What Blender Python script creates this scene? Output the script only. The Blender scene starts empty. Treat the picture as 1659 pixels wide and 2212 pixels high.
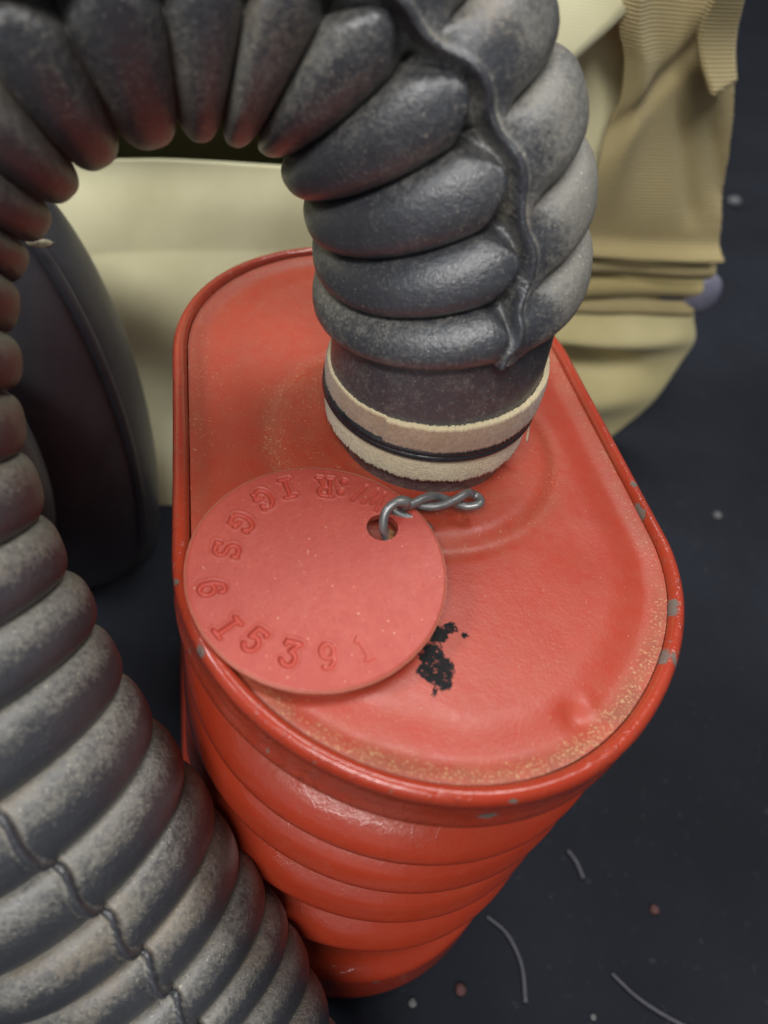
import bpy, bmesh, math, random
import numpy as np
from mathutils import Vector, Matrix
random.seed(4); rng = np.random.default_rng(4)
S = 0.09            # one modelling unit is 9 cm (the camera stands one unit above the lid)
D2R = math.pi/180
sc = bpy.context.scene
# ------------------------------------------------------------------ camera
cam = bpy.data.cameras.new("camera"); camo = bpy.data.objects.new("camera", cam)
sc.collection.objects.link(camo); sc.camera = camo
cam.sensor_fit = 'VERTICAL'; cam.sensor_height = 36; cam.lens = 36*1661/2212
cam.clip_start = .005; cam.clip_end = 60
X = Vector((0.96921826, 0.01617649, -0.24567108)); Y = Vector((-0.17561229, 0.74478522, -0.64378203)); Z = Vector((0.17255806, 0.66710816, 0.72470023))
camo.matrix_world = Matrix(((X[0], X[1], X[2], 0), (Y[0], Y[1], Y[2], 0), (Z[0], Z[1], Z[2], S), (0, 0, 0, 1)))
cam.dof.use_dof = True; cam.dof.focus_distance = 1.43*S; cam.dof.aperture_fstop = 15
# ------------------------------------------------------------------ light
w = bpy.data.worlds.new("World"); sc.world = w; w.use_nodes = True
w.node_tree.nodes['Background'].inputs[0].default_value = (.86, .92, 1, 1)
w.node_tree.nodes['Background'].inputs[1].default_value = .14
def lamp(name, loc, target, sx, sy, power, col):
    l = bpy.data.lights.new(name, 'AREA'); l.shape = 'RECTANGLE'; l.size = sx; l.size_y = sy; l.energy = power; l.color = col
    o = bpy.data.objects.new(name, l); sc.collection.objects.link(o); o.location = loc
    o.rotation_euler = (Vector(target)-Vector(loc)).to_track_quat('-Z', 'Y').to_euler()
lamp("ceiling_lamp", (-.55, -.95, 1.55), (.03, .1, 0), 1.0, .35, 31, (1, .98, .95))
lamp("ceiling_lamp", (.45, .55, 1.65), (.03, .1, 0), 1.1, .35, 20, (1, .98, .95))
lamp("ceiling_lamp", (-1.5, .6, 1.3), (0, .1, .03), .7, .4, 30, (.88, .94, 1))
lamp("front_fill", (-.9, -1.3, .85), (0, .1, 0), 2.2, 1.3, 5, (.92, .96, 1))  # added soft fill from the camera side, no known window behind it
sc.view_settings.view_transform = 'Standard'; sc.view_settings.look = 'None'; sc.view_settings.exposure = 0; sc.view_settings.gamma = 1
sc.cycles.use_denoising = True
sc.cycles.max_bounces = 6
# ------------------------------------------------------------------ node helper
class NT:
    def __init__(s, name):
        m = bpy.data.materials.new(name); m.use_nodes = True; s.m = m; s.t = m.node_tree; s.b = s.t.nodes['Principled BSDF']
        tc = s.t.nodes.new('ShaderNodeTexCoord'); s.v = s.vm('SCALE', tc.outputs['Object'], sc=1/S)
    def n(s, ty, **k):
        q = s.t.nodes.new(ty)
        for a, b in k.items(): setattr(q, a, b)
        return q
    def put(s, sock, v):
        if hasattr(v, 'links'): s.t.links.new(v, sock)
        elif isinstance(v, (tuple, list)) and len(v) == 3 and sock.type == 'RGBA': sock.default_value = (*v, 1)
        else: sock.default_value = v
    def vm(s, op, a, b=None, sc=None):
        q = s.n('ShaderNodeVectorMath', operation=op); s.put(q.inputs[0], a)
        if b is not None: s.put(q.inputs[1], b)
        if sc is not None: s.put(q.inputs['Scale'], sc)
        return q.outputs['Value'] if op in ('LENGTH', 'DISTANCE') else q.outputs[0]
    def ma(s, op, a, b=0., c=0., clamp=False):
        q = s.n('ShaderNodeMath', operation=op, use_clamp=clamp); s.put(q.inputs[0], a); s.put(q.inputs[1], b); s.put(q.inputs[2], c); return q.outputs[0]
    def noise(s, scale, det=3, rough=.55, vec=None, out='Fac', dist=0):
        q = s.n('ShaderNodeTexNoise'); s.put(q.inputs['Vector'], vec if vec is not None else s.v); q.inputs['Scale'].default_value = scale
        q.inputs['Detail'].default_value = det; q.inputs['Roughness'].default_value = rough; q.inputs['Distortion'].default_value = dist
        return q.outputs[out]
    def st(s, x, a, b, lo=0., hi=1.):
        q = s.n('ShaderNodeMapRange', interpolation_type='SMOOTHSTEP'); s.put(q.inputs[0], x)
        q.inputs[1].default_value = a; q.inputs[2].default_value = b; q.inputs[3].default_value = lo; q.inputs[4].default_value = hi; return q.outputs[0]
    def mix(s, f, a, b):
        q = s.n('ShaderNodeMix', data_type='RGBA'); s.put(q.inputs[0], f); s.put(q.inputs[6], a); s.put(q.inputs[7], b); return q.outputs[2]
    def attr(s, nm): return s.n('ShaderNodeAttribute', attribute_name=nm).outputs['Fac']
    def vadd(s, v, amt, scale):          # warp a vector by noise
        c = s.vm('SUBTRACT', s.noise(scale, 4, .6, v, 'Color'), (.5, .5, .5)); return s.vm('ADD', v, s.vm('SCALE', c, sc=amt))
    def blobs(s, vec, pts):              # pts: (centre, radius, (ax,ay,az) squeeze)
        out = None
        for c, r, sq in pts:
            d = s.vm('LENGTH', s.vm('MULTIPLY', s.vm('SUBTRACT', vec, c), sq)); f = s.st(d, r*.85, r*1.1, 1, 0)
            out = f if out is None else s.ma('MAXIMUM', out, f)
        return out
    def bump(s, h, st, dist, nrm=None):
        q = s.n('ShaderNodeBump'); s.put(q.inputs['Height'], h); q.inputs['Strength'].default_value = st; q.inputs['Distance'].default_value = dist*S
        if nrm is not None: s.put(q.inputs['Normal'], nrm)
        return q.outputs[0]
    def out(s, col=None, rough=None, nrm=None, metal=None, spec=None, sheen=None, coat=None):
        for k, v in (('Base Color', col), ('Roughness', rough), ('Normal', nrm), ('Metallic', metal), ('Specular IOR Level', spec), ('Sheen Weight', sheen), ('Coat Weight', coat)):
            if v is not None: s.put(s.b.inputs[k], v)
        return s.m
# ------------------------------------------------------------------ mesh helpers (all vertices in modelling units, world axes)
def root(name, loc, label, cat, group=None):
    o = bpy.data.objects.new(name, None); sc.collection.objects.link(o); o.location = Vector(loc)*S; o.empty_display_size = .01
    o['label'] = label; o['category'] = cat
    if group: o['group'] = group
    return o
def mk(name, V, F, mat, parent=None, loc=(0, 0, 0), smooth=True, attrs=None, label=None):
    V = np.asarray(V, float); base = np.array(parent.location)/S if parent is not None and parent.parent is None else np.array(loc, float)
    if parent is not None and parent.parent is not None: base = np.array(parent.parent.location)/S
    me = bpy.data.meshes.new(name); me.from_pydata(((V-base)*S).tolist(), [], [tuple(int(i) for i in f) for f in F]); me.update()
    if attrs:
        for k, a in attrs.items():
            at = me.attributes.new(k, 'FLOAT', 'POINT'); at.data.foreach_set('value', np.asarray(a, np.float32).ravel())
    if smooth: me.polygons.foreach_set('use_smooth', [True]*len(me.polygons))
    me.materials.append(mat)
    o = bpy.data.objects.new(name, me); sc.collection.objects.link(o)
    if parent is not None: o.parent = parent
    else: o.location = Vector(loc)*S
    if label: o['label'] = label
    return o
def grid(n, m, wrap=False, flip=False):  # faces of n rows x m columns
    i, j = np.meshgrid(np.arange(n-1), np.arange(m if wrap else m-1), indexing='ij'); k = (j+1) % m
    f = np.stack([i*m+j, i*m+k, (i+1)*m+k, (i+1)*m+j], -1).reshape(-1, 4)
    return f[:, ::-1] if flip else f
def sstep(x, a, b):
    t = np.clip((x-a)/(b-a), 0, 1); return t*t*(3-2*t)
def vnoise(p, f, seed=0):                # smooth pseudo noise, sums of sines
    r = np.random.default_rng(seed); o = 0
    for k in range(7):
        d = r.normal(size=3)*f; o = o+np.sin(p@d+r.uniform(0, 6.28))
    return o/7
def tube(path, rad, n=10, caps=True):    # swept round bar
    path = np.asarray(path, float); T = np.gradient(path, axis=0); T /= np.linalg.norm(T, axis=1)[:, None]
    e = np.array((.13, .3, .95)); V = []; rad = np.broadcast_to(rad, len(path))
    a = np.arange(n)/n*2*np.pi
    for p, t, r in zip(path, T, rad):
        e = e-e.dot(t)*t; e /= np.linalg.norm(e); b = np.cross(t, e); V.append(p+r*(np.cos(a)[:, None]*e+np.sin(a)[:, None]*b))
    V = np.concatenate(V); F = grid(len(path), n, True).tolist()
    if caps: F += [list(range(n))[::-1], list(range(len(V)-n, len(V)))]
    return V, F
# ------------------------------------------------------------------ materials
CAN = (.431, 1.085, -1.3)
def red_paint(name, lid):
    t = NT(name); v = t.v
    big = t.noise(2.2, 4, .6); fine = t.noise(170, 2, .7); med = t.noise(24, 6, .75)
    col = t.mix(t.st(big, .35, .7), (.34, .027, .013), (.39, .040, .020))
    dirt = t.attr('dirt')
    if not lid: col = t.mix(t.st(big, .35, .7), (.31, .026, .010), (.36, .034, .013))
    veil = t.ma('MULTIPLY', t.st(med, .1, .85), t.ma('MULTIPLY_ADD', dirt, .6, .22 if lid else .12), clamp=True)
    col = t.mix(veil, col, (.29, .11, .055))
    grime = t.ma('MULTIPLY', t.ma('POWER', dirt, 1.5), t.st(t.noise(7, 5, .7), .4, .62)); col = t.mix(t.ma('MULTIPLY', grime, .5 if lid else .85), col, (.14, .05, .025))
    if lid:
        sp = t.noise(200, 2, .75); clus = t.noise(5, 5, .7)
        th = t.ma('SUBTRACT', t.ma('SUBTRACT', .79, t.ma('MULTIPLY', dirt, .17)), t.ma('MULTIPLY', clus, .16))
        speck = t.st(t.ma('SUBTRACT', sp, th), 0, .05); col = t.mix(t.ma('MULTIPLY', speck, .8), col, (.45, .26, .12))
        w2 = t.vadd(v, .035, 45); w3 = t.vadd(w2, .05, 12); z0 = 1.28
        def q(x, y): return (x-CAN[0], y-CAN[1], z0)
        sq = (1, 1, 0)
        mark = t.blobs(w3, [(q(.365, .575), .026, sq), (q(.362, .602), .022, sq), (q(.385, .633), .018, sq), (q(.408, .640), .012, sq), (q(.366, .552), .02, sq), (q(.43, .625), .008, sq), (q(.352, .533), .006, (1, .6, 0))])
        mark = t.ma('MULTIPLY', mark, t.st(t.noise(90, 3, .8), .30, .44)); col = t.mix(mark, col, (.008, .008, .009))
    w2 = t.vadd(v, .03, 30)
    def c(x, y, z, r, sq=(1, 1, 1)): return ((x-CAN[0], y-CAN[1], z-CAN[2]), r*.78, sq)
    chips = [c(.885, 1.32, -.01, .016), c(.872, .95, -.005, .012), c(.857, .884, -.01, .02, (1.5, .7, 1)), c(.841, .791, -.01, .015), c(.82, .656, -.01, .02, (1, .8, 1)), c(.765, .56, -.01, .021, (1, .7, 1)),
             c(.713, .49, -.015, .014), c(.665, .452, -.02, .02, (.7, 1, 1)), c(.62, .418, -.03, .024, (.5, 1, 1)), c(.407, .352, -.065, .017, (.5, 1, 1.3)), c(.43, .355, -.01, .008), c(.004, .623, -.005, .016), c(-.021, .756, -.005, .008), c(-.023, 1.062, -.01, .007)]
    if name == 'wall_red': chips = [c(.209, .422, -.642, .036, (1, 1, 1.5)), c(.306, .381, -.647, .016), c(.34, .37, -.66, .013), c(.42, .345, -1.1, .014), c(.5, .35, -1.15, .012), c(.25, .39, -.3, .006)]
    if not lid:
        ch = t.blobs(w2, chips); col = t.mix(ch, col, (.15, .12, .10))
        fl = t.st(t.noise(35, 3, .8), .665, .70); fl = t.ma('MULTIPLY', fl, t.attr('edge')); ch = t.ma('MAXIMUM', ch, fl); col = t.mix(fl, col, (.17, .14, .12))
        h = t.ma('MULTIPLY_ADD', t.noise(22, 5, .7), t.attr('edge'), t.ma('MULTIPLY', ch, -.4)); wr = t.noise(9, 4, .7)
        nm = t.bump(h, .3 if name == 'rim_red' else .12, .012); nm = t.bump(t.noise(160, 2, .6), .08, .004, nm)
        nm = t.bump(wr, .1, .02, nm)
        vo = t.n('ShaderNodeTexVoronoi', feature='DISTANCE_TO_EDGE'); t.put(vo.inputs['Vector'], t.vadd(v, .05, 14)); vo.inputs['Scale'].default_value = 22
        ck = t.ma('MULTIPLY', t.ma('MULTIPLY', t.st(vo.outputs['Distance'], .0, .035, 1, 0), t.attr('edge')), t.st(t.noise(6, 3), .42, .55)); nm = t.bump(ck, .3, .004, nm); col = t.mix(t.ma('MULTIPLY', ck, .35), col, (.16, .03, .02))
        t.b.inputs['Coat Weight'].default_value = .35 if name == 'rim_red' else .08; t.b.inputs['Coat Roughness'].default_value = .12
        return t.out(col, t.ma('MULTIPLY_ADD', veil, .5, t.ma('MULTIPLY_ADD', t.noise(40, 3), .16, .12)), nm, 0., t.ma('MULTIPLY_ADD', ch, -.3, .4))
    nm = t.bump(fine, .12, .004); nm = t.bump(t.noise(10, 4, .6), .1, .015, nm)
    if lid: t.put(t.b.inputs['Specular IOR Level'], t.ma('MULTIPLY_ADD', mark, -.42, .5))
    return t.out(col, t.ma('MULTIPLY_ADD', veil, .4, t.ma('MULTIPLY_ADD', t.noise(50, 4, .7), .25, .22)), nm, 0.)
M = {}
M['lid'] = red_paint('lid_red', True); M['rim'] = red_paint('rim_red', False); M['wall'] = red_paint('wall_red', False)
def rubber(name):
    t = NT(name); dust_sheen = t.attr('dust_sheen'); bare = t.attr('bare')
    n1 = t.noise(6, 5, .65); n2 = t.ma('MULTIPLY_ADD', t.noise(110, 3, .85), 1.5, -.25); n3 = t.noise(26, 5, .75)
    f = t.ma('MULTIPLY_ADD', n1, .7, t.ma('MULTIPLY_ADD', n2, .8, t.ma('MULTIPLY', n3, .45)))
    f = t.ma('ADD', t.ma('SUBTRACT', f, 1.24), t.ma('MULTIPLY', dust_sheen, .8)); f = t.ma('SUBTRACT', f, t.ma('MULTIPLY', bare, .5)); f = t.st(f, -.22, .5)
    col = t.mix(n3, (.032, .034, .040), (.052, .054, .063)); col = t.mix(f, col, (.21, .2, .172))
    stn = t.ma('MULTIPLY', t.st(t.noise(6, 4, .6, t.vm('ADD', t.v, (5, 3, 1))), .54, .70), .45); col = t.mix(t.ma('MULTIPLY', stn, f), col, (.2, .14, .08))
    sp = t.ma('MULTIPLY', t.st(t.noise(250, 1, .6), .66, .74), t.ma('MULTIPLY_ADD', dust_sheen, .8, .05), clamp=True); col = t.mix(sp, col, (.6, .55, .42))
    nm = t.bump(n2, .3, .005); nm = t.bump(n3, .22, .008, nm)
    return t.out(col, t.ma('MULTIPLY_ADD', f, .3, .33), nm, 0., 1.)
M['rubber'] = rubber('hose_rubber')
def plain(name, col, rough=.6, metal=0., scale=60, amt=.25, bstr=.2, bd=.004, col2=None, sheen=None):
    t = NT(name); n = t.noise(scale, 4, .65); c2 = col2 or tuple(x*(1-amt) for x in col)
    return t.out(t.mix(t.st(n, .3, .7), col, c2), rough, t.bump(n, bstr, bd), metal, None, sheen)
M['wire'] = plain('dull_wire', (.25, .25, .25), .38, .6, 50, .4, .2, .003)
M['rust'] = plain('rust', (.3, .13, .04), .9, 0, 120, .6, .8, .008)
M['cord'] = plain('waxed_cord', (.022, .022, .026), .25, 0, 90, .4, .2, .003)
def tape(name, a, b):
    t = NT(name); n = t.noise(150, 3, .8); n2 = t.noise(14, 4, .6)
    wv = t.n('ShaderNodeTexWave', bands_direction='Z'); t.put(wv.inputs['Vector'], t.vadd(t.v, .006, 30)); wv.inputs['Scale'].default_value = 60
    col = t.mix(t.st(n2, .3, .7), a, b); col = t.mix(t.ma('MULTIPLY', t.st(n, .4, .7), .45), col, tuple(x*.5 for x in a)); ed = t.attr('edge'); col = t.mix(ed, col, (.62, .52, .33))
    return t.out(col, .9, t.bump(t.ma('MULTIPLY_ADD', wv.outputs['Fac'], .06, n), .5, .007), 0., .2, .3)
M['tape_brown'] = tape('tape_brown', (.33, .225, .15), (.38, .27, .19)); M['tape_cream'] = tape('tape_cream', (.60, .51, .35), (.52, .43, .29))
def fibre_board():
    t = NT('fibre_board'); n = t.noise(60, 4, .8); n2 = t.noise(5, 4, .6); ed = t.attr('edge')
    col = t.mix(t.st(n2, .3, .7), (.36, .050, .034), (.40, .066, .044)); col = t.mix(t.ma('MULTIPLY', t.st(n, .4, .65), .55), col, (.34, .045, .034))
    col = t.mix(t.ma('MULTIPLY', t.st(t.noise(190, 1, .5), .73, .79), .6), col, (.7, .4, .24)); col = t.mix(t.ma('MULTIPLY', ed, .5), col, (.4, .16, .1))
    col = t.mix(t.ma('MULTIPLY', t.attr('pit'), .4), col, (.42, .04, .02))
    return t.out(col, t.ma('MULTIPLY_ADD', t.noise(30, 3), .2, .38), t.bump(t.ma('MULTIPLY_ADD', t.noise(25, 5, .8), .8, n), .3, .005), 0., .45)
M['fibre'] = fibre_board()
def canvas(name, a, b, ws=26, khaki=False, bs=.15):
    t = NT(name); n = t.noise(1.6, 4, .6); f = t.noise(60, 3, .7)
    wz = t.n('ShaderNodeTexWave', bands_direction='Z'); t.put(wz.inputs['Vector'], t.vadd(t.v, .005, 5)); wz.inputs['Scale'].default_value = ws*1.15; wz.inputs['Distortion'].default_value = .2
    wx = t.n('ShaderNodeTexWave', bands_direction='X'); t.put(wx.inputs['Vector'], t.vadd(t.v, .005, 5)); wx.inputs['Scale'].default_value = ws*1.5
    h = t.ma('MULTIPLY', t.ma('MULTIPLY_ADD', wx.outputs['Fac'], .7, .3), wz.outputs['Fac'])
    col = t.mix(t.st(n, .3, .7), a, b); col = t.mix(t.ma('MULTIPLY', t.ma('SUBTRACT', 1., h), .68 if khaki else .06), col, tuple(x*.5 for x in a))
    return t.out(col, .92, t.bump(t.ma('MULTIPLY_ADD', f, .3, h), bs, .010), 0., .15, .15)
M['khaki'] = canvas('khaki_webbing', (.50, .40, .19), (.58, .48, .25), 25, True, .6)
M['cream'] = canvas('cream_canvas', (.73, .70, .46), (.60, .56, .34), 34)
M['drab'] = canvas('drab_canvas', (.46, .38, .17), (.38, .3, .13), 40)
M['flap'] = canvas('olive_cream_canvas', (.60, .53, .29), (.50, .43, .21), 38)
M['lining_shade'] = canvas('olive_lining_shade', (.13, .115, .045), (.10, .09, .035), 34)  # shade of the bag mouth painted in: olive darkened for the back panel
def cloth():
    t = NT('navy_cloth'); n = t.noise(1.2, 4, .6); f = t.noise(70, 3, .7)
    col = t.mix(t.st(n, .3, .7), (.010, .011, .015), (.014, .016, .022)); l = t.ma('MULTIPLY', t.st(t.noise(26, 5, .8), .60, .80), .3); col = t.mix(l, col, (.2, .2, .22))
    return t.out(col, .85, t.bump(f, .3, .008), 0., .12)
M['cloth'] = cloth()
M['mask'] = plain('mask_rubber', (.045, .047, .058), .4, 0, 6, .3, .12, .03, (.06, .062, .07))
M['lint'] = plain('pale_lint', (.075, .075, .09), .9); M['speck_red'] = plain('red_crumb', (.08, .03, .03), .8); M['speck_grey'] = plain('grey_crumb', (.12, .12, .125), .8)
M['glue'] = plain('dried_glue', (.35, .3, .2), .8, 0, 40, .5, .5, .02); M['stud'] = plain('stud_metal', (.24, .24, .32), .4, .3)
# ------------------------------------------------------------------ the cloth on the table
gx = np.sort(np.concatenate([np.linspace(-3, 5, 260), np.linspace(-30, -3.3, 20), np.linspace(5.3, 40, 25)]))
gy = np.sort(np.concatenate([np.linspace(-3, 5, 260), np.linspace(-20, -3.3, 20), np.linspace(5.3, 60, 40)]))
GX, GY = np.meshgrid(gx, gy, indexing='ij'); P = np.stack([GX, GY, 0*GX], -1).reshape(-1, 3)
def fold(p, c, ang, wd, amp):
    d = (p[:, 0]-c[0])*math.cos(ang)+(p[:, 1]-c[1])*math.sin(ang); return amp*np.exp(-(d/wd)**2)
hz = .03*vnoise(P, 1.3, 1)+.006*vnoise(P, 5, 2)+fold(P, (1.6, .9), 2.1, .1, .02)*sstep(-P[:, 1], -1.9, -1.3)+fold(P, (1.9, 1.6), 1.9, .16, .03)*0+fold(P, (2.6, .9), .9, .2, .02)+fold(P, (1.25, .55), 2.4, .06, .012)
hz = hz*(1-.9*np.exp(-((P[:,0]-1)/1.6)**2-((P[:,1]-2.6)/.9)**2)); rr = np.hypot(P[:, 0]-CAN[0], P[:, 1]-CAN[1]); hz = hz*sstep(rr, .75, 1.3); P[:, 2] = -1.305+hz-.02*sstep(rr, .8, 1.4)
table = mk('table_cloth', P, grid(len(gx), len(gy), flip=True), M['cloth']); table['kind'] = 'structure'
def cloth_z(x, y):
    d = (P[:, 0]-x)**2+(P[:, 1]-y)**2; return P[d.argmin(), 2]
# ------------------------------------------------------------------ the red canister
can = root('gas_canister', CAN, 'red painted tin canister with ribbed walls and oval lid, black smudge on its lid', 'canister')
R0, CX, Y0, Y1 = .457, .431, .81, 1.36
def stadium(n):
    L = Y1-Y0; per = 2*L+2*math.pi*R0; out = []
    for k in range(n):
        s = k/n*per
        if s < L: out.append((CX, Y0+s, 1, 0)); continue
        s -= L
        if s < math.pi*R0: a = s/R0; out.append((CX, Y1, math.cos(a), math.sin(a))); continue
        s -= math.pi*R0
        if s < L: out.append((CX, Y1-s, -1, 0)); continue
        a = math.pi+(s-L)/R0; out.append((CX, Y0, math.cos(a), math.sin(a)))
    return np.array(out)
NS = 540; st = stadium(NS)
Rn = R0-.012*np.maximum(0, np.cos(np.arctan2(st[:, 3], st[:, 2])+.75))**6*1.8      # the front right shoulder is a little flat
def sweep(profile):                      # profile: list of (inset, z); inset/z may be arrays over the path
    V = []
    for ins, z in profile:
        r = Rn-ins; V.append(np.stack([st[:, 0]+st[:, 2]*r, st[:, 1]+st[:, 3]*r, np.broadcast_to(z, NS)], 1))
    return np.concatenate(V)
pp = np.stack([st[:, 0]+st[:, 2]*R0, st[:, 1]+st[:, 3]*R0, 0*st[:, 0]], 1)
wob = .0022*vnoise(pp, 9, 5)+.0013*vnoise(pp, 28, 6)
# rim bead
prof = []; edge = []; dirt = []
for k in range(13):                      # over the bead, from the inner foot to the outer lip
    a = (-20+k*200/12)*D2R
    prof.append((.015+.015*math.cos(a+0)+wob*.5-.002, -.017+.018*math.sin(a)+wob*.5)); edge.append(.35+.65*sstep(np.array(k), 4, 9)); dirt.append(.5*(1-k/6) if k < 6 else 0.)
for ins, z in ((.0015, -.03), (.004, -.042), (.0035, -.052), (.004, -.065), (.003, -.08), (.0, -.092), (.001, -.101), (.006, -.106), (.014, -.107), (.03, -.105)):
    prof.append((ins+wob*(1.5 if z < -.075 else 1), z+1.6*wob)); edge.append(1. if z > -.105 else .5); dirt.append(.1)
prof = [(.045, -.03)]+prof; edge = [0]+edge; dirt = [1]+dirt
mk('rim', sweep(prof), grid(len(prof), NS, True, True), M['rim'], can, attrs={'edge': np.repeat(edge, NS), 'dirt': np.repeat(dirt, NS)})
# wall with pressed ribs, strong round the ends and faint on the flat sides
zs = np.linspace(-.075, -1.3, 230)
kz = [-.07, -.115, -.165, -.205, -.23, -.262, -.295, -.315, -.345, -.37, -.415, -.455, -.485, -.52, -.55, -.60, -.645, -.68, -.715, -.75, -.79, -.83, -.87, -.90, -.94, -.955, -1.02, -1.05, -1.08, -1.24, -1.28, -1.3]
ki = [.03, .034, .034, .030, .012, .003, .008, .026, .028, .010, .003, .010, .028, .028, .010, .003, .010, .028, .028, .008, .0, .006, .026, .03, .03, .022, .022, .018, .002, .0, .004, .02]
ins = np.interp(zs, kz[::-1], ki[::-1]); ins = np.convolve(np.pad(ins, 3, 'edge'), np.array([1, 2, 3, 4, 3, 2, 1])/16, 'valid')
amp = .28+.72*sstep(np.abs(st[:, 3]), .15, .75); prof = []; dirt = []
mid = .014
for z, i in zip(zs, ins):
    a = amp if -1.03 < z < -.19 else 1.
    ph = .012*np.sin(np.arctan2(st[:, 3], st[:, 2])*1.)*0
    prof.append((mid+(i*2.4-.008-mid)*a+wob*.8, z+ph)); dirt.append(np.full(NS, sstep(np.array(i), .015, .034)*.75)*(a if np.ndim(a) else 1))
V = sweep(prof); d = .004*vnoise(V, 3.2, 11); V[:, 0] += d*np.tile(st[:, 2], len(zs)); V[:, 1] += d*np.tile(st[:, 3], len(zs))
mk('side_wall', V, grid(len(zs), NS, True, True), M['wall'], can, attrs={'edge': np.repeat(np.where(zs > -1.06, .12, .6), NS), 'dirt': np.concatenate(dirt)})
# lid plate
NR = 90; ts = np.concatenate([np.linspace(0, .8, 50), np.linspace(.81, 1, 40)]); V = []
for t in ts:
    r = (Rn-.029)*t; V.append(np.stack([st[:, 0]+st[:, 2]*r, st[:, 1]+st[:, 3]*r, 0*r], 1))
V = np.concatenate(V); ine = np.tile(Rn, len(ts))-.029-np.repeat(ts, NS)*np.tile(Rn-.029, len(ts))
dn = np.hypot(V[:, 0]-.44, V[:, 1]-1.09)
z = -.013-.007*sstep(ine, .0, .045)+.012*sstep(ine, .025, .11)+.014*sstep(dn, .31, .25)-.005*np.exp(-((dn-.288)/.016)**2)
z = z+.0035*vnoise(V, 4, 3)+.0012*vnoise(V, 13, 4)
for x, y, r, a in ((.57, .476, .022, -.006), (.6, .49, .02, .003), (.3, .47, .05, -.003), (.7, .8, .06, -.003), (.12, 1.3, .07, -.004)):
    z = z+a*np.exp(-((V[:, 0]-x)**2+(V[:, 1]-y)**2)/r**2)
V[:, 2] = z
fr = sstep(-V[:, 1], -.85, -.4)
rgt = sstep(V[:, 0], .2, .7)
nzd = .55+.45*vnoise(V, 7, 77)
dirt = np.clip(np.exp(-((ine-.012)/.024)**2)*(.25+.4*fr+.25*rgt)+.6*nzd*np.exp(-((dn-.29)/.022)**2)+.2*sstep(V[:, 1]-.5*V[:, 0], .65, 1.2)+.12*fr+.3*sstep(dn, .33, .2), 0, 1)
mk('lid_plate', V, grid(len(ts), NS, True), M['lid'], can, attrs={'dirt': dirt})
# ------------------------------------------------------------------ the corrugated hose
HP = np.array([(.452, 1.098, -.03), (.447, 1.103, .1), (.4419, 1.1259, .2972), (.4104, 1.196, .4639), (.3488, 1.2521, .5723), (.2165, 1.2864, .6736),
 (-.0239, 1.288, .7104), (-.2846, 1.2313, .614), (-.4418, 1.1203, .4331), (-.4788, .9394, .227), (-.4241, .7653, -.0158), (-.2884, .5772, -.2728),
 (-.1362, .4377, -.5681), (.0032, .2786, -.8115), (.1069, .0569, -.9865), (.22, -.25, -1.05), (.5, -.75, -1.06)])
def catmull(Q, n=20):
    Q = np.vstack([2*Q[0]-Q[1], Q, 2*Q[-1]-Q[-2]]); out = []
    for i in range(1, len(Q)-2):
        p0, p1, p2, p3 = Q[i-1:i+3]; t0 = 0; t1 = t0+np.linalg.norm(p1-p0)**.5; t2 = t1+np.linalg.norm(p2-p1)**.5; t3 = t2+np.linalg.norm(p3-p2)**.5
        t = np.linspace(t1, t2, n, endpoint=False)[:, None]
        A1 = (t1-t)/(t1-t0)*p0+(t-t0)/(t1-t0)*p1; A2 = (t2-t)/(t2-t1)*p1+(t-t1)/(t2-t1)*p2; A3 = (t3-t)/(t3-t2)*p2+(t-t2)/(t3-t2)*p3
        B1 = (t2-t)/(t2-t0)*A1+(t-t0)/(t2-t0)*A2; B2 = (t3-t)/(t3-t1)*A2+(t-t1)/(t3-t1)*A3
        out.append((t2-t)/(t2-t1)*B1+(t-t1)/(t2-t1)*B2)
    out.append(Q[-2][None]); return np.vstack(out)
def smoothc(C, k):
    ww = np.hanning(2*k+3)[1:-1]; ww /= ww.sum(); Q = np.vstack([np.repeat(C[:1], k, 0), C, np.repeat(C[-1:], k, 0)])
    return np.stack([np.convolve(Q[:, i], ww, 'valid') for i in range(3)], 1)
C0 = smoothc(catmull(HP), 8); s0 = np.concatenate([[0], np.cumsum(np.linalg.norm(np.diff(C0, axis=0), axis=1))])
SQ = np.arange(0, s0[-1], .004); CC = np.stack([np.interp(SQ, s0, C0[:, i]) for i in range(3)], 1)
TT = np.gradient(CC, axis=0); TT /= np.linalg.norm(TT, axis=1)[:, None]; ks = [0, .12, .16, .22, .31, .42, .515, .61, .73, .86, 1.0]
kn = np.array([(0, 0, 1), (-.05, 0, 1), (-.1, 0, 1), (-.17, 0, 1), (-.26, .07, .96), (-.39, .03, .925), (-.5, .08, .85), (-.62, .19, .765), (-.744, .252, .606), (-.9, .2, .3), (-1, .05, .05)])
NN = np.stack([np.interp(SQ, ks, kn[:, i]) for i in range(3)], 1); bl = sstep(SQ, .86, 1.06)[:, None]; NN = NN*(1-bl)+TT*bl
NN = NN+(np.clip((SQ-2.3)/.4, 0, 1)*.22)[:, None]*np.array([.115, -.305, .95]); NN = smoothc(NN, 8); TT = NN/np.linalg.norm(NN, axis=1)[:, None]   # the rings lean against the bend
e = np.array((1., 0, 0)); EE = []
for tt in TT:
    e = e-e.dot(tt)*tt; e /= np.linalg.norm(e); EE.append(e)
EE = np.array(EE); BB = np.cross(TT, EE)
def frame(s): return [np.stack([np.interp(s, SQ, A[:, i]) for i in range(3)], -1) for A in (CC, EE, BB)]
def ring_pts(s, th, r):                  # arrays s (n), th (m), r (n,m)
    c, e_, b_ = frame(s); return c[:, None]+r[..., None]*(np.cos(th)[..., None]*e_[:, None]+np.sin(th)[..., None]*b_[:, None])
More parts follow.
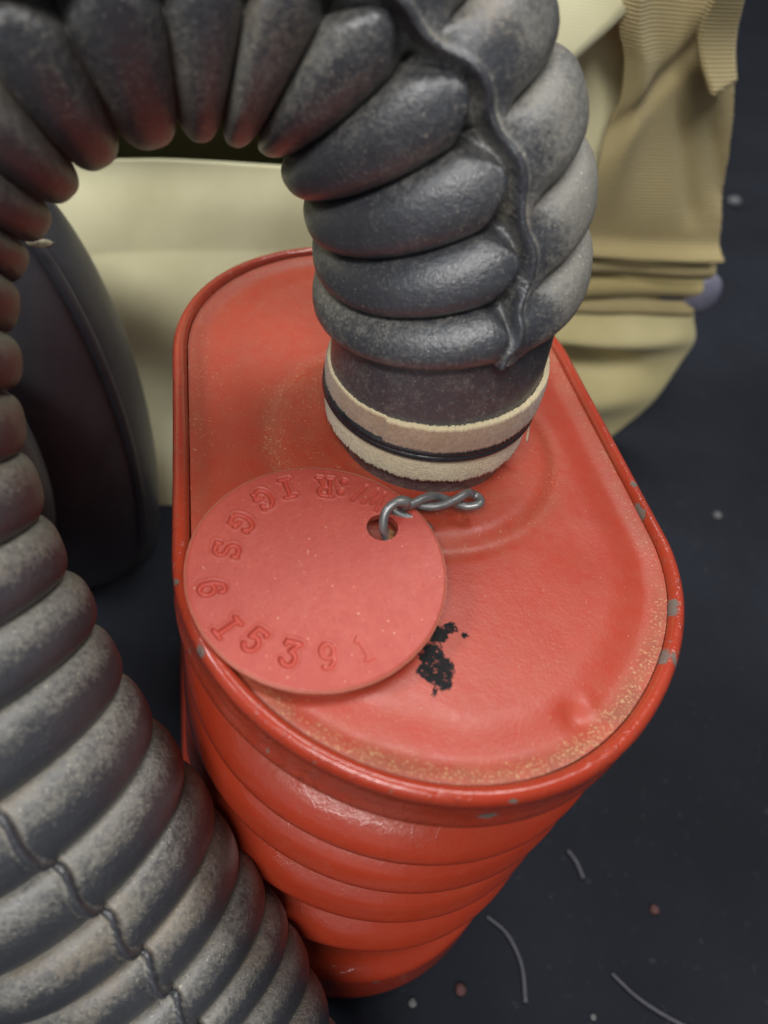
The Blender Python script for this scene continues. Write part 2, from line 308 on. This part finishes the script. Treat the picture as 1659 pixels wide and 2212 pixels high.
crest = [.365, .462, .553, .655, .762, .877, 1.007, 1.15, 1.29, 1.41, 1.53, 1.63, 1.74, 1.85, 1.964, 2.09, 2.21, 2.326, 2.434, 2.543, 2.663, 2.784, 2.904, 3.013, 3.109, 3.2, 3.3]
while crest[-1] < SQ[-1]-.1: crest.append(crest[-1]+.105)
crest = np.array(crest); bnd = (crest[1:]+crest[:-1])/2; bnd = np.concatenate([[.316], bnd, [crest[-1]+.05]])   # groove positions
hose = root('breathing_hose', (.447, 1.1, 0), 'black corrugated rubber hose arching from the canister neck round to the lower left', 'hose')
# rows: denser near grooves
u_ = np.array([-1, -.97, -.92, -.85, -.75, -.6, -.42, -.22, 0, .22, .42, .6, .75, .85, .92, .97])
rows = []; uu = []; kk = []
for k in range(len(bnd)-1):
    a, b = bnd[k], bnd[k+1]
    for u in u_: rows.append((a+b)/2+(b-a)/2*u); uu.append(u); kk.append(k)
rows = np.array(rows); uu = np.array(uu); kk = np.array(kk)
thd = np.concatenate([np.arange(0, 258, 1.8), np.arange(258, 304, .4), np.arange(304, 360, 1.8)]); NTH = len(thd); th = np.radians(thd)
seam = 2.3*np.sin(np.pi*uu+.6)*sstep(rows, 1.2, 1.5)+1.6*np.cos(np.pi*uu)*sstep(rows, 1.5, 1.2)+np.interp(rows, [.32, .345, .389, .437, .481, .525, .561, .6, .633, .673, .72, 1.0, 2.48, 2.56, 2.7, 2.87, 3.0], [280, 282, 284, 289, 289, 290, 290, 289, 289, 287, 283, 270, 281, 276, 273, 272, 273])
# seam angles above were read off the moulding line
dth = (thd[None, :]-seam[:, None]+180) % 360-180            # signed angle from the moulding seam
up = sstep(rows, 1.5, 1.2)[:, None]                        # 1 on the bent part, 0 on the straight run
# across the seam the two mould halves are slightly out of step
off = .025*np.where(dth > 0, 1, 0)*sstep(np.abs(dth), 0, 2)*sstep(180-np.abs(dth), 0, 60)*(1-up)
U = uu[:, None]+off*2*(1-np.abs(uu[:, None]))*0
asym = uu[:, None]
pw = 2.7*up+2.7*(1-up)+0*dth
prof = (1-np.abs(U)**pw).clip(0)**.5
rin = .192*up+.212*(1-up); rout = .2405+.0*up
r = rin+(rout-rin)*prof
# crests vary a little from rib to rib
rv = np.random.default_rng(8).normal(size=60)*.0022; r = r+rv[kk][:, None]*prof+.0025*np.sin(3*th[None, :]+kk[:, None]*1.7)*prof
# left of the seam the ribs end in a rounded tip beside a pit; the web of the seam bridges the grooves
tip = np.exp(-((dth+10.5)/6.5)**2)*up*sstep(rows, 0.33, .38)[:, None]
w_t = 1-np.abs(U)**1.3
au = np.abs(U); wdt = 5.5+12*au**1.5                       # pit half-angle, wide in the groove and narrow at the crest
L_ = sstep(-dth, .8, 2.6)*sstep(-dth/wdt, 1.0, .45)*up*sstep(rows, 0.335, .39)[:, None]
r = r-L_*(.030+.018*au)
web = np.exp(-(dth/4.0)**2); wR = sstep(dth, -2.2, -.6)*sstep(dth, 17, 3); r = np.maximum(r, (r*(1-wR)+(.2315)*wR)*up+r*(1-up)); r = np.maximum(r, (rin+.006)*web+r*(1-web))
ridge = np.exp(-(dth/1.45)**4); r = np.maximum(r, ridge*(rin+.012)*(1-up))+ridge*(.0085*(1-up)+.005*up)
dgr = np.exp(-((np.abs(dth)-2.4)/.8)**2); r = r-dgr*.0025*(1-up)
lobe = sstep(dth, 4, 25)*sstep(dth, 120, 60)*up; r = r+lobe*.006*prof
r[0] = np.where(True, .199, 0)
V = ring_pts(rows, th[None, :]+0*rows[:, None], r)
shift = off*.5
# step the ribs along the axis on one side of the seam
c_, e_, b_ = frame(rows); tang = np.stack([np.interp(rows, SQ, TT[:, i]) for i in range(3)], -1)
V = V+(off*.105)[..., None]*tang[:, None]+(.010*np.cos((rows-crest[0])/.105*0)[:, None]*np.exp(-(dth/3)**2)*(1-up)*np.sin(np.pi*U))[..., None]*tang[:, None]
ph = np.clip(U, -1, 1)
dust_lo = .0+.52*sstep(-ph, -.35, .5)+.30*sstep(np.abs(ph), .80, 1); bare_lo = np.exp(-((ph-.45)/.30)**2)*(.8+.5*np.sin(kk[:, None]*2.1+2*th[None, :]+1.3*np.sin(3*th[None, :]+kk[:, None])))*sstep(np.abs(dth), 4, 12)
dust_sheen_up = .22+.42*sstep(rows, .68, .95)[:, None]+.25*lobe+.25*sstep(rows, .66, .38)[:, None]+.12*sstep(np.abs(ph), .6, 1)+.2*np.cos(2*th[None, :]+kk[:, None]); bare_up = .35*np.exp(-(ph/.5)**2)+.2  # dust, plus extra grey over the arch painted in place of its sheen
dust_sheen = dust_sheen_up*up+dust_lo*(1-up); bare = bare_up*up*(1-lobe)+bare_lo*(1-up); dust_sheen = np.where(np.abs(dth) < 1.3, dust_sheen*.3, dust_sheen)+.35*np.exp(-((np.abs(dth)-2.3)/.7)**2); bare = np.maximum(bare, np.exp(-(dth/1.25)**6)*.7)
mk('corrugated_tube', V.reshape(-1, 3), grid(len(rows), NTH, True, True), M['rubber'], hose, attrs={'dust_sheen': dust_sheen, 'bare': np.broadcast_to(bare, dust_sheen.shape)})
# plain cuff over the canister neck
cs = np.linspace(.0, .322, 50); cr = np.interp(cs, [0, .03, .09, .14, .2, .30, .322], [.168, .172, .186, .188, .196, .199, .197])
V = ring_pts(cs, th[None, :]+0*cs[:, None], np.repeat(cr[:, None], NTH, 1)+.0015*np.sin(5*th)[None, :]*np.sin(cs*30)[:, None])
V += (.0022*vnoise(V.reshape(-1, 3), 14, 9)).reshape(len(cs), NTH)[..., None]*(V-frame(cs)[0][:, None])/.19
mk('cuff', V.reshape(-1, 3), grid(len(cs), NTH, True, True), M['rubber'], hose, attrs={'dust_sheen': np.repeat(.22+.3*sstep(cs, .09, .0), NTH), 'bare': np.repeat(.1+0*cs, NTH)})
def band(name, sa, sb, rad, mat, seed, fray_lo, fray_hi, overlap=None, lab=None):
    g = np.random.default_rng(seed); m = 720; a = np.arange(m)/m*2*np.pi; pv = np.stack([np.cos(a), np.sin(a), 0*a], 1)
    jl = vnoise(pv, 40, seed)*.6+vnoise(pv, 12, seed+1)+g.normal(size=m)*.45; jh = vnoise(pv, 40, seed+2)*.6+vnoise(pv, 12, seed+3)+g.normal(size=m)*.45
    R_ = []; Sx = []; ed = []
    lv = np.linspace(0, 1, 9)
    bump_ = 0 if overlap is None else .006*sstep((a-overlap) % (2*np.pi), 0, .02)*sstep((a-overlap) % (2*np.pi), 5.6, 3.0)
    for q in lv: Sx.append(sa-fray_lo*jl+(sb+fray_hi*jh-sa+fray_lo*jl)*q); R_.append(rad+.0022*math.sin(math.pi*q)+bump_+.0012*g.normal(size=m)*.5); ed.append(np.full(m, max(0, 1-min(q, 1-q)/.09)))
    Sx = [Sx[0]]+Sx+[Sx[-1]]; R_ = [R_[0]-.009]+R_+[R_[-1]-.009]; ed = [ed[0]]+ed+[ed[-1]]
    Sx, R_ = np.array(Sx), np.array(R_); Vv = []
    for i in range(len(Sx)):
        c1, e1, b1 = frame(Sx[i]); Vv.append(c1+R_[i][:, None]*(np.cos(a)[:, None]*e1+np.sin(a)[:, None]*b1))
    return mk(name, np.concatenate(Vv), grid(len(Sx), m, True, True), mat, hose, attrs={'edge': np.concatenate(ed)}, label=lab)
band('binding_tape', .158, .210, .1995, M['tape_brown'], 21, .0009, .0020, 4.05, 'brown cloth tape with a pale frayed edge')
band('binding_tape', .078, .131, .1935, M['tape_cream'], 31, .0034, .0012, None, 'cream cloth tape with a ragged lower edge')
a = np.linspace(0, 4*np.pi, 400); Sx = .1385+.011*sstep(a, 5.2, 7.2); c1, e1, b1 = frame(Sx)
V, F = tube(c1+.1965*(np.cos(a)[:, None]*e1+np.sin(a)[:, None]*b1), .0078, 12); mk('binding_cord', V, F, M['cord'], hose)
# loose tape end hanging on the right of the neck
c1, e1, b1 = frame(np.array([.118])); aa = 333*D2R; p0 = c1[0]+.197*(math.cos(aa)*e1[0]+math.sin(aa)*b1[0]); rad_ = math.cos(aa)*e1[0]+math.sin(aa)*b1[0]; tan_ = -math.sin(aa)*e1[0]+math.cos(aa)*b1[0]
V = []; 
for k in range(9):
    f = k/8; ctr = p0+np.array((0, 0, -.045*f+.01))+rad_*(.004+.008*f*f)+tan_*.006*math.sin(f*5); wd = .013*(1-.5*f)
    for sg in (-1, 1): V += [ctr+tan_*sg*wd+rad_*.0015, ctr+tan_*sg*wd-rad_*.0015]
F = []
for k in range(8):
    b = 4*k; F += [(b, b+2, b+6, b+4), (b+1, b+5, b+7, b+3), (b, b+4, b+5, b+1), (b+2, b+3, b+7, b+6)]
F += [(0, 1, 3, 2), (32, 34, 35, 33)]
mk('loose_tape_end', V, F, M['tape_cream'], hose, attrs={'edge': np.full(len(V), .4)})
# ------------------------------------------------------------------ the stamped tag
TA = np.array((.198, .74, .036)); tu = np.array((.99110611, -.12388826, .04858363)); tv = np.array((.11737035, .98586117, .11959081)); tn = np.array((-.06271262, -.11282491, .99163384))
TR, TH_ = .2075, .0125
def arc(cx, cy, rx, ry, a0, a1, n=10): return [(cx+rx*math.cos(x*D2R), cy+ry*math.sin(x*D2R)) for x in np.linspace(a0, a1, n)]
G = {  # strokes in a 0..1 cell, y up
 'S': [arc(.5, .75, .40, .25, 48, 270)+arc(.5, .25, .42, .25, 90, -132), [(.86, 1.0), (.84, .84)], [(.12, 0), (.14, .16)]],
 'G': [arc(.5, .5, .45, .5, 40, 350, 18), [(.6, .42), (1.02, .42)], [(.92, .42), (.92, .08)], [(.9, 1.0), (.88, .82)]],
 'I': [[(.5, 0), (.5, 1)], [(.2, 0), (.8, 0)], [(.2, 1), (.8, 1)]],
 'R': [[(.15, 0), (.15, 1)], [(.0, 0), (.34, 0)], [(0, 1), (.5, 1)]+arc(.5, .76, .32, .24, 90, -90)+[(.15, .52)], [(.5, .52), (.85, 0)], [(.72, 0), (1, 0)]],
 'W': [[(0, 1), (.25, 0), (.5, .8), (.75, 0), (1, 1)]],
 '/': [[(.3, 0), (.7, 1)]],
 ':': [[(.5, .1), (.5, .14)], [(.5, .72), (.5, .76)]],
 '6': [arc(.5, .3, .36, .3, 0, 360, 18), [(.14, .3)]+arc(.6, .45, .46, .55, 170, 62, 8), [(.84, .9), (.8, .8)]],
 '1': [[(.5, 0), (.5, 1)], [(.22, 0), (.78, 0)], [(.22, 1), (.78, 1)]],
 '5': [[(.82, 1), (.22, 1), (.16, .55)]+arc(.46, .32, .38, .32, 125, -150, 14), [(.82, 1), (.84, .9)]],
 '3': [[(.1, .86), (.12, 1), (.88, 1), (.46, .6)]+arc(.46, .3, .38, .3, 80, -155, 14)],
 '9': [arc(.5, .7, .36, .3, 0, 360, 18), [(.86, .7)]+arc(.42, .5, .44, .5, 10, -115, 8)],
 'l': [[(.5, 0), (.5, 1)], [(.5, 1), (.3, .85)], [(.3, 0), (.7, 0)]]}
word = [('W', 56, .172, .6), ('/', 66, .169, .6), (':', 76.5, .168, 1), ('R', 87, .165, 1), ('I', 109, .167, 1.1), ('G', 125, .162, 1), ('G', 147, .150, 1), ('S', 169.5, .148, 1),
        ('6', -165, .168, .95), ('1', -141, .172, 1), ('5', -126, .158, 1), ('3', -105, .153, .95), ('9', -84, .151, .6), ('l', -63, .153, .35)]
rs = np.concatenate([np.linspace(.0, .115, 24), np.linspace(.117, .197, 74), [.2, .203, .2055, .2068, TR]]); nt = 1000
aa = np.arange(nt)/nt*2*np.pi; RS, AA = np.meshgrid(rs, aa, indexing='ij'); PX, PY = (RS*np.cos(AA)).ravel(), (RS*np.sin(AA)).ravel()
dep = np.zeros(len(PX))
for chx, ang, rad, strg in word:
    a_ = ang*D2R; cx, cy = rad*math.cos(a_), rad*math.sin(a_); upv = (-math.cos(a_), -math.sin(a_)); rt = (-math.sin(a_), math.cos(a_)); Hh, Ww = .038, .027
    sel = np.hypot(PX-cx, PY-cy) < .042; lx = ((PX[sel]-cx)*rt[0]+(PY[sel]-cy)*rt[1])/Ww+.5; ly = ((PX[sel]-cx)*upv[0]+(PY[sel]-cy)*upv[1])/Hh+.5
    dm = np.full(sel.sum(), 9.)
    for strk in G[chx]:
        for (x0, y0), (x1, y1) in zip(strk[:-1], strk[1:]):
            ax, ay, bx, by = x0*Ww, y0*Hh, x1*Ww, y1*Hh; px, py = lx*Ww-ax, ly*Hh-ay; L2 = (bx-ax)**2+(by-ay)**2+1e-12
            tq = np.clip((px*(bx-ax)+py*(by-ay))/L2, 0, 1); dm = np.minimum(dm, np.hypot(px-tq*(bx-ax), py-tq*(by-ay)))
    hw = .0030 if chx != ':' else .0055
    dd = strg*(-.0046*sstep(dm, hw+.0020, hw-.0018)+.0012*np.exp(-((dm-hw-.0042)/.002)**2)); dep[sel] += dd
z_ = dep+.0012*vnoise(np.stack([PX, PY, 0*PX], 1), 16, 41)-.004*np.exp(-((TR-np.hypot(PX, PY))/.0022)**2)+.003*((PX/.2)**2-(PY/.2)**2)
jit = 1+.0025*np.sin(AA*37)*0+.002*vnoise(np.stack([np.cos(AA), np.sin(AA), 0*AA], -1).reshape(-1, 3), 30, 44).reshape(AA.shape)*(RS > .2)
PX = PX*jit.ravel(); PY = PY*jit.ravel()
HC = np.array((.1057, .082)); HR = .0265
dh = np.hypot(PX-HC[0], PY-HC[1]); inside = dh < HR
F = grid(len(rs), nt, True); F = F[~inside[F].any(1)]
used = np.unique(F); cnt = {}
for f in F:
    if dh[f].min() < .04:
        for a1, b1 in zip(f, np.roll(f, -1)): k = (min(a1, b1), max(a1, b1)); cnt[k] = cnt.get(k, 0)+1
bd = {i for k, c_n in cnt.items() if c_n == 1 and dh[k[0]] < .033 and dh[k[1]] < .033 for i in k}
for i in bd: f = HR/dh[i]; PX[i] = HC[0]+(PX[i]-HC[0])*f; PY[i] = HC[1]+(PY[i]-HC[1])*f
P3 = lambda x, y, z: TA+np.outer(x, tu)+np.outer(y, tv)+np.outer(z, tn)
tag = root('identity_tag', TA-np.array((0, 0, .02)), 'round red fibre tag stamped with letters and numbers, lying on the canister lid', 'tag')
V = P3(PX, PY, z_); n0 = len(V); F = F.tolist(); pit = np.clip(-dep/.0045, 0, 1); edg = (np.hypot(PX, PY) > .2045)*1.
# outer edge with ply lines, underside
lay = [(.0006, -.003), (-.0008, -.0042), (.0008, -.0055), (.0004, -.008), (-.0008, -.0092), (.0006, -.0105), (-.0015, -TH_)]
av = np.stack([np.cos(aa), np.sin(aa), 0*aa], 1); rj = jit[-1]
VV = [V]; att_e = [edg]; att_p = [pit]
for dr, zz in lay:
    rr_ = TR*rj+dr+.0005*vnoise(av, 60, int(-zz*1e4)); VV.append(P3(rr_*np.cos(aa), rr_*np.sin(aa), np.full(nt, zz)+.003*((rr_*np.cos(aa)/.2)**2-(rr_*np.sin(aa)/.2)**2))); att_e.append(np.ones(nt)); att_p.append(np.zeros(nt))
nb = n0
for k in range(len(lay)):
    prev = n0-nt if k == 0 else n0+(k-1)*nt; cur = n0+k*nt
    F += [(prev+j, prev+(j+1) % nt, cur+(j+1) % nt, cur+j) for j in range(nt)]
last = n0+(len(lay)-1)*nt
nh = 48; ha = np.arange(nh)/nh*2*np.pi; hx, hy = HC[0]+HR*np.cos(ha), HC[1]+HR*np.sin(ha)
h0 = n0+len(lay)*nt; VV.append(P3(hx, hy, np.full(nh, -.0006))); VV.append(P3(hx*1, hy*1, np.full(nh, -TH_))); att_e += [np.zeros(nh), np.full(nh, .6)]; att_p += [np.full(nh, .3), np.full(nh, .8)]
F += [(h0+j, h0+nh+j, h0+nh+(j+1) % nh, h0+(j+1) % nh) for j in range(nh)]
tg = mk('fibre_disc', np.concatenate(VV), F, M['fibre'], tag, attrs={'edge': np.concatenate(att_e), 'pit': np.concatenate(att_p)})
# ------------------------------------------------------------------ wire through the tag
wr = root('twisted_wire', (.45, .86, -.01), 'grey twisted wire looped through the hole of the red tag below the neck', 'wire')
def T3(x, y, z): return TA+x*tu+y*tv+z*tn
def cr(Pts, n=12): return catmull(np.array(Pts), n)
h = HC
tw0 = np.array((.352, .846, .070)); tw1 = np.array((.478, .866, .054)); ax = tw1-tw0; L = np.linalg.norm(ax); ax /= L; s1 = np.cross(ax, (0, 0, 1)); s1 /= np.linalg.norm(s1); s2 = np.cross(s1, ax)
def hel(ph, n=26, turns=.85, r0=.0092):
    out = []
    for k in range(n):
        f = k/(n-1); a = ph+f*turns*2*math.pi; r_ = r0*(1+.35*sstep(np.array(f), .7, 1)); out.append(tw0+ax*L*f+s1*r_*math.cos(a)+s2*r_*math.sin(a))
    return out
A_ = hel(0); B_ = hel(math.pi)
loop = cr([T3(h[0]+.012, h[1]-.03, -.02), T3(h[0]+.008, h[1]-.014, -.006), T3(h[0]+.0, h[1]-.008, .012), T3(h[0]+.002, h[1]+.010, .030), T3(h[0]+.018, h[1]+.024, .040), T3(h[0]+.036, h[1]+.028, .036), A_[0]], 10)
eye = cr([A_[-2], A_[-1], tw1+ax*.018+s1*.012, tw1+ax*.026, tw1+ax*.018-s1*.012, B_[-1], B_[-2]], 8)[8:-8]
und = cr([B_[0], tw0-ax*.02-np.array((0, 0, .012)), T3(h[0]+.085, h[1]+.012, -.016), T3(h[0]+.04, h[1]-.01, -.026), T3(h[0]+.014, h[1]-.022, -.026)], 8)
path = np.concatenate([loop[:-1], np.array(A_)[:-1], eye, np.array(B_)[::-1], und[1:]])
path = smoothc(path, 2)
V, F = tube(path, .0079, 12); mk('wire_strand', V, F, M['wire'], wr)
rb = []; 
g = np.random.default_rng(3)
bmr = bmesh.new(); bmesh.ops.create_icosphere(bmr, subdivisions=3, radius=.0085)
V = np.array([v.co[:] for v in bmr.verts]); F = [[v.index for v in f.verts] for f in bmr.faces]; V = V*(1+.35*vnoise(V, 300, 3)[:, None]); mk('rust_crumb', V+T3(h[0]+.012, h[1]-.011, -.002), F, M['rust'], wr)
# ------------------------------------------------------------------ canvas bag
bag = root('canvas_bag', (1.0, 2.6, -1.3), 'khaki and cream canvas bag standing open behind the red canister', 'bag')
def panel(name, left, right, yfun, mat, n=60, m=60, th_=.02, lab=None, jag=0.):
    """cloth between two edge curves given as (x,z) lists; yfun(x,z,u,v) is the distance back"""
    def rs_(Q, n):
        Q = catmull(np.array([(a, 0, b) for a, b in Q]), 12); s = np.concatenate([[0], np.cumsum(np.linalg.norm(np.diff(Q, axis=0), axis=1))]); q = np.linspace(0, s[-1], n); return np.stack([np.interp(q, s, Q[:, i]) for i in (0, 2)], 1)
    Lc, Rc = rs_(left, n), rs_(right, n); 
    if jag: Rc[:, 0] += jag*np.sin(np.arange(n)*2.1)+jag*.6*np.random.default_rng(2).normal(size=n)
    v = np.linspace(0, 1, m); Q = Lc[:, None]*(1-v)[None, :, None]+Rc[:, None]*v[None, :, None]; u = np.linspace(0, 1, n)[:, None]+0*v
    x, z = Q[..., 0], Q[..., 1]; y = yfun(x, z, u, v[None, :]+0*u); Fr = np.stack([x, y, z], -1).reshape(-1, 3); Fr[:, 1] += .016*vnoise(Fr*np.array((1, .3, 2.2)), 3.5, len(name))+.006*vnoise(Fr, 14, len(name)+1)
    # thickness: a second sheet set back along the surface normal, then side faces
    gu = np.gradient(Fr.reshape(n, m, 3), axis=0); gv = np.gradient(Fr.reshape(n, m, 3), axis=1); nr = np.cross(gu, gv); nr /= np.linalg.norm(nr, axis=2)[..., None]+1e-9
    sg = np.where(nr[..., 1:2] > 0, 1, -1); Bk = Fr+(nr*sg*th_).reshape(-1, 3); N = n*m; fg = grid(n, m)
    F = fg.tolist()+(fg[:, ::-1]+N).tolist()
    rim_ = [i*m for i in range(n)]+[(n-1)*m+j for j in range(1, m)]+[i*m+m-1 for i in range(n-2, -1, -1)]+[j for j in range(m-2, 0, -1)]
    F += [(a, b, b+N, a+N) for a, b in zip(rim_, rim_[1:]+rim_[:1])]
    o = mk(name, np.concatenate([Fr, Bk]), F, mat, bag, label=lab)
    bm = bmesh.new(); bm.from_mesh(o.data); bmesh.ops.recalc_face_normals(bm, faces=bm.faces); bm.to_mesh(o.data); bm.free()
    return o
P_ = lambda x, z: np.stack([x, 0*x, z], -1)
# bright front of the bag, its lip near the top, sagging folds
panel('front_panel', [(-1.6, -.385), (-1.65, -.6), (-1.6, -.9), (-1.5, -1.32)], [(1.5, -.01), (1.45, -.4), (1.3, -.9), (1.2, -1.32)],
      lambda x, z, u, v: 2.62-.50*u**1.4-.03*np.exp(-((z+.75)/.16)**2)-.05*np.sin(4.2*x+3*z)*(1-u)-.03*np.sin(9*z+1.5*x)*sstep(u, .1, .4)-.06*np.sin(np.pi*np.clip(u*4, 0, 1))*.5, M['cream'], 140, 120, .02, 'cream canvas front with soft folds')
panel('back_panel', [(-1.5, 1.15), (-1.5, 0), (-1.5, -1.29)], [(1.3, 1.15), (1.4, 0), (1.5, -1.29)], lambda x, z, u, v: 3.25+.05*np.sin(3*x+z), M['lining_shade'], 20, 30, .02)
panel('cover_flap', [(-1.6, 1.0), (-1.6, .6), (-1.5, .12)], [(1.62, .95), (1.42, .65), (1.09, .335)], lambda x, z, u, v: 2.75-.42*np.sin(u*1.5)+.03*np.sin(5*x), M['cream'], 40, 60, .03, 'cream flap folded forward')
panel('inner_flap', [(.7, .6), (.72, .1), (.8, -.45)], [(1.29, .55), (1.36, .40), (1.42, .2), (1.48, -.08), (1.52, -.45)], lambda x, z, u, v: 2.5+.02*np.sin(5*z), M['cream'], 30, 30, .02)
# khaki gusset with its rolled left edge, pulled folds and ragged selvedge
def yk(x, z, u, v):
    roll = -.05*np.exp(-((v-.13)/.12)**2)*sstep(z, -.2, .2)
    dgn = np.exp(-(((x-1.40)*.72-(z-.18)*.55)/.035)**2)*sstep(z, -.15, .1)
    f2 = np.exp(-(((x-1.70)*.9+(z-.06)*.6)/.035)**2)*sstep(z, .3, .15)*sstep(z, -.22, -.1)+np.exp(-(((x-1.84)*.8+(z-.06)*.62)/.03)**2)*sstep(z, .25, .12)*sstep(z, -.18, -.05)
    return 2.42+roll+.028*dgn+.018*f2-.06*np.exp(-((z+.29)/.03)**2)+.06*v+.015*np.sin(12*z+4*x)
panel('side_gusset', [(1.13, .9), (1.225, .47), (1.31, .34), (1.355, .2), (1.355, .05), (1.36, -.06), (1.37, -.3)], [(1.45, .9), (1.61, .52), (1.745, .33), (1.86, .12), (1.93, -.034), (2.03, -.295)], yk, M['khaki'], 150, 110, .022, 'khaki ribbed webbing side', .002)
panel('torn_edge', [(1.46, .62), (1.49, .45), (1.60, .31)], [(1.56, .62), (1.64, .46), (1.70, .34)], lambda x, z, u, v: 2.33+.05*v+.02*np.sin(18*z), M['khaki'], 24, 10, .018)
panel('hem_band', [(1.30, -.295), (1.31, -.41)], [(2.03, -.30), (2.05, -.41)], lambda x, z, u, v: 2.44-.05*np.sin(np.pi*u)+.05*v+.012*np.sin(9*x), M['khaki'], 16, 60, .02)
panel('hem_band', [(1.30, -.385), (1.31, -.54)], [(2.06, -.40), (2.07, -.535)], lambda x, z, u, v: 2.50-.07*np.sin(np.pi*u)**.7+.05*v+.012*np.sin(7*x+1), M['drab'], 18, 60, .02)
panel('stitched_hem', [(1.30, -.52), (1.31, -.60)], [(2.07, -.53), (2.08, -.60)], lambda x, z, u, v: 2.47-.035*np.sin(np.pi*u)+.05*v, M['khaki'], 12, 60, .02)
panel('bottom_flap', [(1.2, -.58), (1.2, -.9), (1.25, -1.33)], [(2.09, -.575), (2.17, -.72), (2.165, -.86), (2.12, -1.09), (1.98, -1.36)],
      lambda x, z, u, v: 2.46+(1-.9*v**3)*(.18*np.exp(-(((x-1.62)*.7)/.28)**2-((z+.83+.18*(x-1.6))/.085)**2)-.10*np.exp(-((z+.70)/.07)**2)-.10*np.exp(-((z+1.02)/.14)**2))+.05*v, M['flap'], 60, 70, .02, 'cream canvas corner with a shadowed fold')
panel('side_wall_cloth', [(1.93, -.2), (1.98, -.6), (1.95, -1.31)], [(1.7, -.2), (1.75, -.6), (1.7, -1.31)], lambda x, z, u, v: 2.62+.6*v, M['drab'], 20, 12, .015)
def lump(name, c, ax_, mat, parent, nf=3, na=.05, seed=1, n=40, m=60, shear=0., lab=None):
    ph = np.linspace(.001, math.pi-.001, n); t2 = np.arange(m)/m*2*np.pi; A, Bq = np.meshgrid(ph, t2, indexing='ij')
    V = np.stack([np.sin(A)*np.cos(Bq), np.sin(A)*np.sin(Bq), np.cos(A)], -1).reshape(-1, 3); V = V*(1+na*vnoise(V, nf, seed)[:, None])*np.array(ax_)
    V[:, 0] += shear*V[:, 2]; V[:, 2] = np.maximum(V[:, 2], -1.315-c[2]); return mk(name, V+np.array(c), grid(n, m, True), mat, parent, label=lab)
lump('press_stud', (2.10, 2.53, -.50), (.085, .05, .095), M['stud'], bag, 2, .02, 3, 20, 30)
# ------------------------------------------------------------------ gas mask facepiece
msk = root('mask_facepiece', (-.65, 1.9, -1.3), 'dark grey rubber mask facepiece lying blurred between the hose and the cream canvas', 'gas mask')
lump('face_shell', (-.43, 1.97, -.85), (.32, .30, .95), M['mask'], msk, 2.2, .03, 5, 80, 90, -.065)
lump('cheek_pouch', (-.64, 1.52, -.62), (.285, .2, .52), M['mask'], msk, 2.5, .04, 6, 40, 60)
a = np.linspace(-20, 72, 60)*D2R; pth = np.stack([-.43+.27*np.cos(a)-.062*np.sin(a), 1.80+.07*np.sin(a)**4, -.85+.90*np.sin(a)], 1)
V, F = tube(smoothc(pth, 3), .015+0*np.arange(60), 14); mk('edge_binding', V, F, M['mask'], msk)
lump('dried_glue', (-.33, 1.78, -.03), (.03, .008, .01), M['glue'], msk, 6, .3, 7, 16, 20)
# ------------------------------------------------------------------ lint and crumbs on the cloth
def lint(pts, label, r=.0055):
    q = catmull(np.array([(x, y, cloth_z(x, y)+.008) for x, y in pts]), 8); b = q[len(q)//2]; V, F = tube(q, r*np.linspace(.8, 1.1, len(q)), 8)
    o = mk('lint_fibre', V, F, M['lint'], None, b); o['label'] = label; o['category'] = 'fibre'; o['group'] = 'pale lint fibres on the navy cloth'
lint([(.80, .50), (.845, .45), (.865, .37), (.85, .28)], 'long curved pale fibre on the navy cloth just right of the canister foot')
lint([(1.12, .31), (1.18, .24), (1.29, .16), (1.36, .13)], 'long pale fibre on the navy cloth running out at the bottom right')
lint([(1.105, .645), (1.12, .61), (1.125, .56)], 'short straight pale fibre on the navy cloth, highest of the three', .006)
lump0 = [((.68, .335), .016, 'speck_red', 'red crumb on the navy cloth beside the canister foot'), ((.545, .325), .012, 'speck_grey', 'small grey crumb touching the foot of the canister'),
         ((1.32, .45), .015, 'speck_red', 'dull reddish crumb at the right of the lint fibres'), ((2.36, 2.0), .02, 'speck_grey', 'pale crumb on the cloth right of the canister lid'), ((4.25, 5.3), .05, 'speck_grey', 'pale crumb far back on the cloth right of the bag'), ((1.03, .22), .009, 'speck_grey', 'tiny grey crumb between the two long fibres')]
for (x, y), r_, mt, lb in lump0:
    z0 = cloth_z(x, y); t2 = np.arange(12)/12*2*np.pi; ph = np.linspace(.01, 3.13, 8); A, Bq = np.meshgrid(ph, t2, indexing='ij'); V = np.stack([np.sin(A)*np.cos(Bq), np.sin(A)*np.sin(Bq), .7*np.cos(A)], -1).reshape(-1, 3)
    V = V*(1+.25*vnoise(V, 3, int(x*10))[:, None])*r_; o = mk('crumb', V+np.array((x, y, z0+r_*.5)), grid(8, 12, True), M[mt], None, (x, y, z0)); o['label'] = lb; o['category'] = 'crumb'; o['group'] = 'crumbs on the navy cloth'
